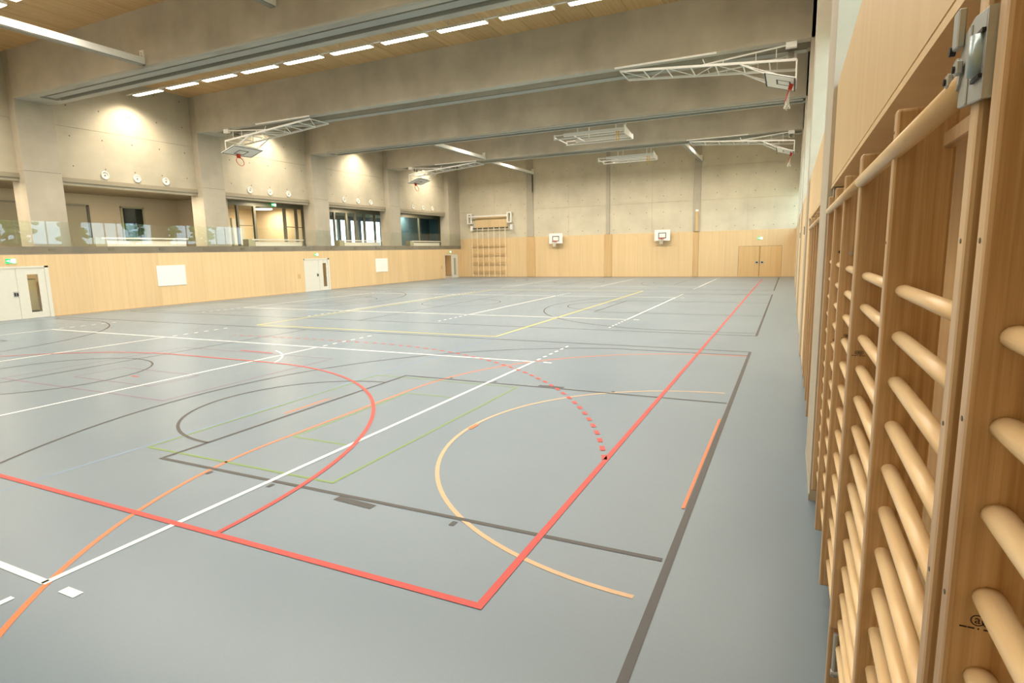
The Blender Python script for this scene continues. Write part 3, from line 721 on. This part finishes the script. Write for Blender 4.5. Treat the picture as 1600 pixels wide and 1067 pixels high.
# ------------------------------------------------------------------ ceiling mounted basketball units
def bb_unit(x0, sg, yc, lab, net):
    """x0: x of the outer end near the wall, sg: direction towards the hall centre"""
    t = thing('ceiling_basketball_unit', lab, 'basketball hoop', (x0, yc, 8.5), 'folded ceiling basketball units')
    def P(u, v, z): return (x0+sg*u, yc+v, z)
    def zu(u): return 8.05+(8.50-8.05)*u/5.66
    us = [5.66, 4.85, 4.05, 3.25, 2.45, 1.6, 0.8, 0.0]
    for u in us: MB().tube(P(u, -0.6, zu(u)), P(u, 0.6, zu(u)), 0.022, 8).build('cross_bar', STEELW, t)
    for k, (a, b_) in enumerate(zip(us[:6], us[1:6])):
        sd = 1 if k % 2 else -1
        MB().tube(P(a, 0.6*sd, zu(a)), P(b_, -0.6*sd, zu(b_)), 0.015, 6).build('brace', STEELW, t)
    for v in (-0.6, 0.6):
        MB().bar(P(0, v, 8.05), P(5.66, v, 8.50), 0.06, 0.07).build('side_rail', STEELW, t)
        MB().tube(P(1.75, v, zu(1.75)), P(0.92, v, 7.76), 0.022, 8).build('board_arm', STEELW, t)
        MB().tube(P(2.75, v, zu(2.75)), P(2.85, v, 8.48), 0.02, 6).build('lug', STEELW, t)
        MB().tube(P(2.85, v, 8.30), P(0.15, v, 8.53), 0.028, 8).build('folding_strut', STEELW, t)
        for a in (2.2, 1.2, 0.6): MB().tube(P(a, v, zu(a)), P(a, v, 8.53-(8.53-8.30)*(a-0.15)/2.7), 0.014, 6).build('brace', STEELW, t)
        MB().tube(P(0, v, 8.05), P(0.0, v, 7.45), 0.025, 8).build('drop_bar', STEELW, t)
        MB().tube(P(0.02, v, 7.46), P(1.75, v, zu(1.75)), 0.016, 6).build('stay', STEELW, t)
        MB().box(min(P(0.02, 0, 0)[0], P(0.34, 0, 0)[0]), max(P(0.02, 0, 0)[0], P(0.34, 0, 0)[0]), yc+v-0.08, yc+v+0.08, 8.42, 8.62).build('hinge_bracket', STEELW, t)
    for (u, z) in ((0.02, 7.47), (0.92, 7.76)):
        MB().tube(P(u, -0.6, z), P(u, 0.6, z), 0.025, 8).build('cross_bar', STEELW, t)
    MB().bar(P(2.4, -0.78, 8.57), P(5.8, -0.78, 8.57), 0.06, 0.05).build('mounting_rail', STEELW, t)
    MB().tube(P(0.18, -0.15, 8.40), P(0.18, 0.15, 8.40), 0.09, 12).build('winch', GREYB, t, True)
    # board: lower edge at the wall side, tilted towards the ceiling
    lo, hi = Vector(P(0.0, 0, 7.46)), Vector(P(0.92, 0, 7.74))
    d = (hi-lo).normalized(); n = Vector((d.z*sg, 0, -abs(d.x)))     # playing face looks down
    Y = Vector((0, 0.9, 0))
    def slab(a, e, y0, y1, off, th, name, mat, par):
        A, E_ = lo+d*a+n*off, lo+d*e+n*off
        return MB().hexa([A+Vector((0, y0, 0)), E_+Vector((0, y0, 0)), E_+Vector((0, y1, 0)), A+Vector((0, y1, 0)),
                   A+Vector((0, y0, 0))+n*th, E_+Vector((0, y0, 0))+n*th, E_+Vector((0, y1, 0))+n*th, A+Vector((0, y1, 0))+n*th]).build(name, mat, par)
    H = (hi-lo).length
    bd = slab(0, H, -0.9, 0.9, 0.0, 0.03, 'backboard', BOARD, t)
    for (a, e, y0, y1) in ((0, 0.05, -0.9, 0.9), (H-0.05, H, -0.9, 0.9), (0.05, H-0.05, -0.9, -0.85), (0.05, H-0.05, 0.85, 0.9)):
        slab(a, e, y0, y1, 0.03, 0.004, 'border_line', BLACK, bd)
    for (a, e, y0, y1) in ((0.15, 0.20, -0.3, 0.3), (0.55, 0.60, -0.3, 0.3), (0.20, 0.55, -0.3, -0.25), (0.20, 0.55, 0.25, 0.3)):
        slab(a, e, y0, y1, 0.03, 0.004, 'target_square', BLACK, bd)
    rc = lo+d*0.12+n*(0.15+0.225+0.03)
    MB().torus(rc, d, 0.225, 0.016).build('ring', REDP, t, True)
    slab(0.06, 0.18, -0.08, 0.08, 0.03, 0.17, 'ring_bracket', REDP, t)
    if net:
        nm = MB()
        a = d.cross(Vector((0, 1, 0))).normalized(); bot = rc+Vector((0, 0, -0.36))+n*0.0
        pr = []
        for k in range(12):
            q = 2*math.pi*k/12; p = rc+Vector((0, 1, 0))*0.22*math.cos(q)+a*0.22*math.sin(q)
            e = bot+Vector((0.10*math.cos(q), 0.12*math.sin(q), 0.05*math.sin(3*q)))
            mid = (p+e)/2+Vector((0, 0, -0.08)); pr.append(mid)
            nm.tube(p, mid, 0.008, 4); nm.tube(mid, e, 0.012, 4)
        for k in range(12): nm.tube(pr[k], pr[(k+1) % 12], 0.008, 4); 
        nm.build('net', NETM, t)
bb_unit(1.62, -1, 19.0, 'white folded ceiling basketball hoop, right side, nearer', True)
bb_unit(1.62, -1, 34.8, 'white folded ceiling basketball hoop, right side, farther away', True)
bb_unit(-24.22, 1, 19.0, 'white folded ceiling basketball hoop, left side, nearer', False)
bb_unit(-24.22, 1, 34.8, 'white folded ceiling basketball hoop, left side, farther away', False)

# wall mounted hoops on the end wall
for x0, x1, lab in ((-17.06, -15.84, 'small white basketball board on end wall, left one'), (-8.10, -6.89, 'small white basketball board on end wall, right one')):
    xc = (x0+x1)/2; t = thing('wall_basketball_hoop', lab, 'basketball hoop', (xc, YF, 2.85), 'wall hoops on the end wall')
    bd = MB().box(x0, x1, YF-0.33, YF-0.29, 2.85, 3.70).build('backboard', BOARD, t)
    for (a, e, z0, z1) in ((xc-0.30, xc+0.30, 3.04, 3.09), (xc-0.30, xc+0.30, 3.42, 3.47), (xc-0.30, xc-0.25, 3.09, 3.42), (xc+0.25, xc+0.30, 3.09, 3.42)):
        MB().box(a, e, YF-0.336, YF-0.33, z0, z1).build('target_square', BLACK, bd)
    MB().box(xc-0.4, xc+0.4, YF-0.29, YF-0.04, 3.05, 3.12).build('support_arm', GREYB, t)
    MB().box(xc-0.4, xc+0.4, YF-0.29, YF-0.04, 3.45, 3.52).build('support_arm', GREYB, t)
    MB().torus((xc, YF-0.33-0.375, 3.02), (0, 0, 1), 0.225, 0.018).build('ring', REDP, t, True)
    MB().box(xc-0.10, xc+0.10, YF-0.49, YF-0.336, 2.96, 3.05).build('ring_bracket', REDP, t)
    nm = MB(); c = Vector((xc, YF-0.705, 3.0))
    for ring in range(4):
        for k in range(12):
            R0, R1 = (0.22, 0.17, 0.13, 0.11, 0.12)[ring:ring+2]
            for sh in (-0.5, 0.5):
                q0 = 2*math.pi*(k+0.5*(ring % 2))/12; q1 = q0+sh*2*math.pi/12
                nm.tube(c+Vector((R0*math.cos(q0), R0*math.sin(q0), -0.1*ring)), c+Vector((R1*math.cos(q1), R1*math.sin(q1), -0.1*(ring+1))), 0.007, 4)
    nm.build('net', NETM, t)

# ------------------------------------------------------------------ hoisted apparatus frames
def hoist(x0, x1, y0, y1, z, lab):
    t = thing('hoisted_frame', lab, 'apparatus frame', ((x0+x1)/2, (y0+y1)/2, z), 'hoisted apparatus frames')
    for y in (y0, y1):
        MB().box(x0+0.55, x1, y-0.08, y+0.08, z, z+0.16).build('long_beam', STEELW, t)
        MB().tube((x0, y, z-0.10), (x1, y, z-0.10), 0.03, 8).build('lower_tube', STEELW, t)
        MB().tube((x0, y, z-0.12), (x0, y, z+0.14), 0.045, 8).build('end_post', STEELW, t)
        MB().tube((x0, y, z+0.10), (x0+0.6, y, z+0.10), 0.03, 8).build('end_tube', STEELW, t)
        MB().box(x0+1.3, x0+1.34, y-0.02, y+0.02, z+0.16, ZC+0.05).build('hanger', STEELW, t)
        MB().box(x1-0.42, x1-0.38, y-0.02, y+0.02, z+0.16, ZC+0.05).build('hanger', STEELW, t)
    for x in (x0, x1, x0+1.1):
        MB().tube((x, y0, z), (x, y1, z), 0.03, 8).build('cross_tube', STEELW, t)
    MB().hexa([(x1, y0, z-0.12), (x1+0.04, y0, z-0.12), (x1+0.04, y1, z-0.12), (x1, y1, z-0.12), (x1, y0, z+0.3), (x1+0.04, y0, z+0.3), (x1+0.04, y1, z+0.05), (x1, y1, z+0.05)]).build('end_plate', STEELW, t)
    for q in (0.0, 0.12):
        mb = MB(); p = Vector((x1-0.35+q, y0-0.1, z))
        for k in range(6):
            e = p+Vector((0.03*(-1)**k, 0, -0.08)); mb.tube(p, e, 0.022, 6); p = e
        mb.build('rope_end', ROPE, t)
hoist(-10.15, -6.35, 27.75, 29.7, 8.30, 'white hoisted apparatus frame with yellow rope, below third visible beam')
hoist(-10.1, -6.5, 35.65, 36.9, 8.12, 'white hoisted apparatus frame with yellow rope, nearest the end wall')

# ------------------------------------------------------------------ climbing lattice on the end wall
t = thing('climbing_lattice', 'wooden climbing lattice with white steel top on end wall', 'climbing frame', (-22.9, YF-0.15, 0))
px = [-24.67, -24.10, -23.55, -22.98, -22.42, -21.86, -21.30]
for x in px: MB().box(x-0.03, x+0.03, YF-0.22, YF-0.16, 0.02, 4.40).build('upright', LATW, t, bevel=0.008)
for z in (0.56, 1.31, 2.09, 2.86):
    MB().box(-24.72, -21.25, YF-0.17, YF-0.13, z-0.045, z+0.045).build('rung', PANEL_B, t, bevel=0.008)
for a, e in zip([-24.6]+px, px+[-20.95]):
    if e-a > 0.1: MB().box(a+0.05, e-0.05, YF-0.20, YF-0.16, 4.30, 4.42).build('clamp_bar', FRAMED, t)
MB().box(-24.35, -22.75, YF-0.04, YF-0.002, 4.43, 5.42).build('backing_board', PANEL, t)
MB().box(-22.74, -21.15, YF-0.04, YF-0.002, 4.43, 5.42).build('backing_board', PANEL, t)
MB().bar((-24.9, YF-0.3, 5.43), (-21.0, YF-0.3, 5.43), 0.08, 0.10).build('top_bar', STEELW, t)
for x in (-25.0, -21.0):
    for xx in (x, x+0.36):
        MB().box(xx-0.05, xx+0.05, YF-0.34, YF-0.26, 4.80, 5.70).build('bracket_post', STEELW, t)
    MB().box(x-0.05, x+0.41, YF-0.3, YF-0.002, 5.60, 5.70).build('bracket_arm', STEELW, t)
    MB().box(x-0.05, x+0.41, YF-0.3, YF-0.002, 4.78, 4.86).build('bracket_arm', STEELW, t)
    MB().box(x+0.28, x+0.46, YF-0.36, YF-0.1, 4.18, 4.62).build('pivot', STEELW, t)
# short guide post beside the right pilaster
t = thing('guide_post', 'short brown post with white head on end wall pilaster', 'post', (-4.93, YF-0.1, 3.5))
MB().box(-5.03, -4.83, YF-0.12, YF-0.06, 3.5, 5.0).build('post', PANEL_B, t)
MB().box(-5.04, -4.82, YF-0.14, YF-0.05, 5.0, 5.14).build('head', STEELW, t)

# ------------------------------------------------------------------ wall bars in the right hand niche
BZ = [2.156-0.1405*k for k in range(14)]
SX0, SX1 = 2.0, 2.15
stile_me = {}
def stile(y0, y1, z0, z1, parent, name='stile'):
    key = (round(y1-y0, 3), z0, z1)
    if key not in stile_me:
        stile_me[key] = MB().box(SX0, SX1, 0, y1-y0, z0, z1).mesh('stile', STILE, True, 0.008, 2)
        me = stile_me[key]
        for p in me.polygons: p.use_smooth = False
    l = world_loc(parent)
    return link(name, stile_me[key], (-l.x, y0-l.y, -l.z), parent)
bar_me = {}
def bars(y0, y1, parent, zs=BZ, x=2.052):
    key = round(y1-y0, 3)
    if key not in bar_me:
        mb = MB(); n = 20; b = 0
        L = y1-y0
        for yy in (0, L):
            for i in range(n):
                q = 2*math.pi*i/n; mb.v.append((0.023*math.cos(q), yy, 0.019*math.sin(q)))
        for i in range(n): j = (i+1) % n; mb.f.append((i, j, n+j, n+i))
        mb.f.append(tuple(range(n))); mb.f.append(tuple(range(2*n-1, n-1, -1)))
        bar_me[key] = mb.mesh('bar', BARW, True)
    l = world_loc(parent)
    for z in zs: link('bar', bar_me[key], (x-l.x, y0-l.y, z-l.z), parent)
def top_bar(y0, y1, parent):
    l = world_loc(parent)
    return MB().tube((2.004, y0, 2.568), (2.004, y1, 2.568), 0.024, 24).build('top_bar', BARW, parent, True)
def rear_rail(y0, y1, parent, z=2.585):
    return MB().box(2.118, 2.15, y0, y1, z-0.022, z+0.022).build('rear_rail', STILE, parent, bevel=0.004)
def screw(y, z, parent):
    MB().tube((SX0-0.001, y, z), (SX0+0.002, y, z), 0.0045, 8).build('screw_hole', FRAMED, parent)
# maker's mark printed on the near side of a stile
def mark(y, x, z, parent, s=1.0):
    def txt(body, size, dx, dz):
        cu = bpy.data.curves.new('mark_text', 'FONT'); cu.body = body; cu.size = size*s; cu.align_x = 'CENTER'; cu.extrude = 0.0002
        o = bpy.data.objects.new('tmp', cu); COL.objects.link(o)
        dg = bpy.context.evaluated_depsgraph_get(); me = bpy.data.meshes.new_from_object(o.evaluated_get(dg))
        bpy.data.objects.remove(o); me.materials.clear(); me.materials.append(BLACK)
        l = world_loc(parent)
        link('maker_mark', me, (x+dx*s-l.x, y-0.0006-l.y, z+dz*s-l.z), parent, (math.radians(90), 0, 0))
    txt('a', 0.020, -0.007, -0.004); txt('g', 0.020, 0.008, -0.004)
    MB().torus((x-0.007*s, y-0.0006, z+0.001*s), (0, 1, 0), 0.0088*s, 0.0009*s, 24, 4).build('maker_mark', BLACK, parent)
    MB().torus((x+0.008*s, y-0.0006, z+0.001*s), (0, 1, 0), 0.0088*s, 0.0009*s, 24, 4).build('maker_mark', BLACK, parent)
    for a, e in ((-0.030, -0.020), (-0.019, -0.010), (-0.006, -0.004), (0.002, 0.012), (0.013, 0.026)):
        MB().box(x+a*s, x+e*s, y-0.0007, y, z-0.0145*s, z-0.0120*s).build('maker_mark', BLACK, parent)

# nearest unit, running out of the picture on the right
u0 = thing('wall_bars', 'wooden wall bar unit nearest the viewer, cut by right picture edge', 'wall bars', (2.08, -2.4, 0.15), 'wooden wall bars in the niches')
stile(-1.968, -1.92, 0.16, 2.80, u0); stile(-2.86, -2.81, 0.16, 2.80, u0)
bars(-2.83, -1.95, u0); bars(-2.83, -1.95, u0, [2.572])
for z in (2.30, 2.02, 1.72): screw(-1.944, z, u0)
mark(-1.968, 2.048, 1.692, u0)
# folding unit with hinge bracket
u1 = thing('wall_bars', 'swing-out wooden wall bar unit carrying the grey steel hinge bracket', 'wall bars', (2.08, -0.9, 0.15), 'wooden wall bars in the niches')
stile(-1.855, -1.805, 0.16, 2.76, u1); stile(-0.978, -0.930, 0.16, 2.683, u1); stile(-0.038, 0.005, 0.43, 2.683, u1)
bars(-1.82, -0.96, u1); bars(-0.95, -0.02, u1)
top_bar(-1.765, -0.01, u1); rear_rail(-1.82, -0.96, u1); rear_rail(-0.95, -0.02, u1)
for z in (2.30, 1.98, 1.70, 1.42): screw(-1.83, z, u1)
for z in (2.62, 2.3): screw(-0.954, z, u1)
br = MB().prism([(-1.765, 2.528), (-1.912, 2.514), (-1.912, 2.646), (-1.835, 2.656), (-1.780, 2.646), (-1.760, 2.615)], 0, 1.990, 1.999).build('hinge_bracket', GALV, u1, bevel=0.002)
MB().box(1.990, 2.06, -1.916, -1.908, 2.514, 2.646).build('side_cheek', GALV, br)
MB().box(1.987, 1.991, -1.830, -1.812, 2.522, 2.646).build('pressed_rib', GALV, br, bevel=0.0015)
MB().prism([(-1.748+0.036*math.cos(q), 2.584+0.031*math.sin(q)) for q in [math.pi*2*k/20 for k in range(20)]], 0, 1.986, 1.992).build('hinge_ear', GALV, br)
for (y, z) in ((-1.728, 2.584), (-1.790, 2.590)):
    MB().box(1.977, 1.987, y-0.010, y+0.010, z-0.011, z+0.011).build('bolt_head', GALV, br, bevel=0.002)
    MB().tube((1.973, y, z-0.002), (1.978, y, z-0.002), 0.006, 8).build('bolt_tip', DARKST, br)
MB().box(1.978, 1.990, -1.782, -1.748, 2.626, 2.688).build('lock_pin', GALV, br, bevel=0.002)
MB().tube((1.975, -1.746, 2.628), (1.984, -1.746, 2.628), 0.008, 10).build('pin_tip', BLACK, br)
MB().tube((1.989, -1.888, 2.552), (1.989, -1.888, 2.612), 0.014, 16).build('hinge_pin', plain('hinge_pin_grey', (150, 168, 172), 0.3, 0.3), br, True)
for z in (2.549, 2.615): MB().box(1.985, 1.991, -1.908, -1.862, z-0.003, z+0.003).build('hinge_slot', BLACK, br)
# fixed unit up to the concrete column
u2 = thing('wall_bars', 'wooden wall bar unit between swing-out unit and concrete column', 'wall bars', (2.08, 1.2, 0.02), 'wooden wall bars in the niches')
stile(0.010, 0.052, 0.01, 2.683, u2); stile(0.852, 0.90, 0.16, 2.683, u2); stile(1.652, 1.70, 0.16, 2.683, u2); stile(2.452, 2.50, 0.16, 2.683, u2)
for a, e in ((0.04, 0.86), (0.89, 1.66), (1.69, 2.46)):
    bars(a, e, u2); rear_rail(a, e, u2)
top_bar(0.03, 2.46, u2)
mark(0.852, 2.06, 1.765, u2); mark(-0.038, 2.04, 1.81, u1, 1.0); mark(1.652, 2.055, 1.62, u2)
for y in (0.852, 1.652):
    MB().tube((2.05, y-0.012, 2.245), (2.05, y, 2.245), 0.011, 10).build('wall_bolt', DARKST if y > 1 else GALV, u2)
MB().box(2.03, 2.12, 2.44, 2.60, 2.683, 2.75).build('head_bracket', GREYB, u2)
MB().tube((2.03, -0.03, 0.17), (2.03, -0.03, 0.40), 0.012, 10).build('floor_bolt', GALV, u1)
MB().tube((2.015, -0.03, 0.19), (2.075, -0.03, 0.19), 0.016, 10).build('bolt_handle', GALV, u1)
# units in the second niche
yy = [4.02, 4.95, 5.80, 6.65, 7.50, 8.04]
u3 = thing('wall_bars', 'wooden wall bar unit in the niche beyond the concrete column', 'wall bars', (2.08, 6.0, 0.15), 'wooden wall bars in the niches')
for y in yy: stile(y-0.024, y+0.024, 0.16, 2.683, u3)
for a, e in zip(yy, yy[1:]): bars(a+0.02, e-0.02, u3)
top_bar(4.0, 8.06, u3)
MB().box(2.0, 2.1, 8.0, 8.08, 2.55, 2.70).build('head_bracket', GALV, u3)

# ------------------------------------------------------------------ outdoors beyond the window band
struct(MB().box(2.7, 80, -30, 90, -0.6, -0.4).build('ground_outside', GRASS))
struct(MB().box(-80, -36.2, -30, 90, -0.6, -0.4).build('ground_outside', GRASS))
def crown_mesh(seed):
    rnd = random.Random(seed); bm = bmesh.new()
    for k in range(60):
        r = rnd.uniform(0.25, 0.6); q = rnd.uniform(0, 6.283); h = rnd.uniform(0, 4.2); R = rnd.uniform(0.2, 1.7)*(1-abs(h-2)/3.4)
        mt = Matrix.Translation((R*math.cos(q), R*math.sin(q), h)) @ Matrix.Diagonal((1, 1, 0.6, 1))
        bmesh.ops.create_icosphere(bm, subdivisions=1, radius=r, matrix=mt)
    me = bpy.data.meshes.new('crown'); bm.to_mesh(me); bm.free(); me.materials.append(LEAF); return me
crowns = [crown_mesh(s) for s in (1, 2, 3)]
trunk = MB().tube((0, 0, 0), (0, 0, 5.5), 0.17, 10, 0.10).mesh('trunk', BARK, True)
rnd = random.Random(5)
for k in range(11):
    x = 14+rnd.uniform(0, 9); y = 10+k*4.4+rnd.uniform(-0.2, 0.2)
    t = thing('tree', 'green tree outdoors mirrored in the gallery glass', 'tree', (x, y, -0.4), 'trees outside the window band')
    link('trunk', trunk, (0, 0, 0), t); link('crown', crowns[k % 3], (0, 0, 3.6+rnd.uniform(-0.4, 1.2)), t, (0, 0, rnd.uniform(0, 6)))
bpy.data.lights.remove(ld2)
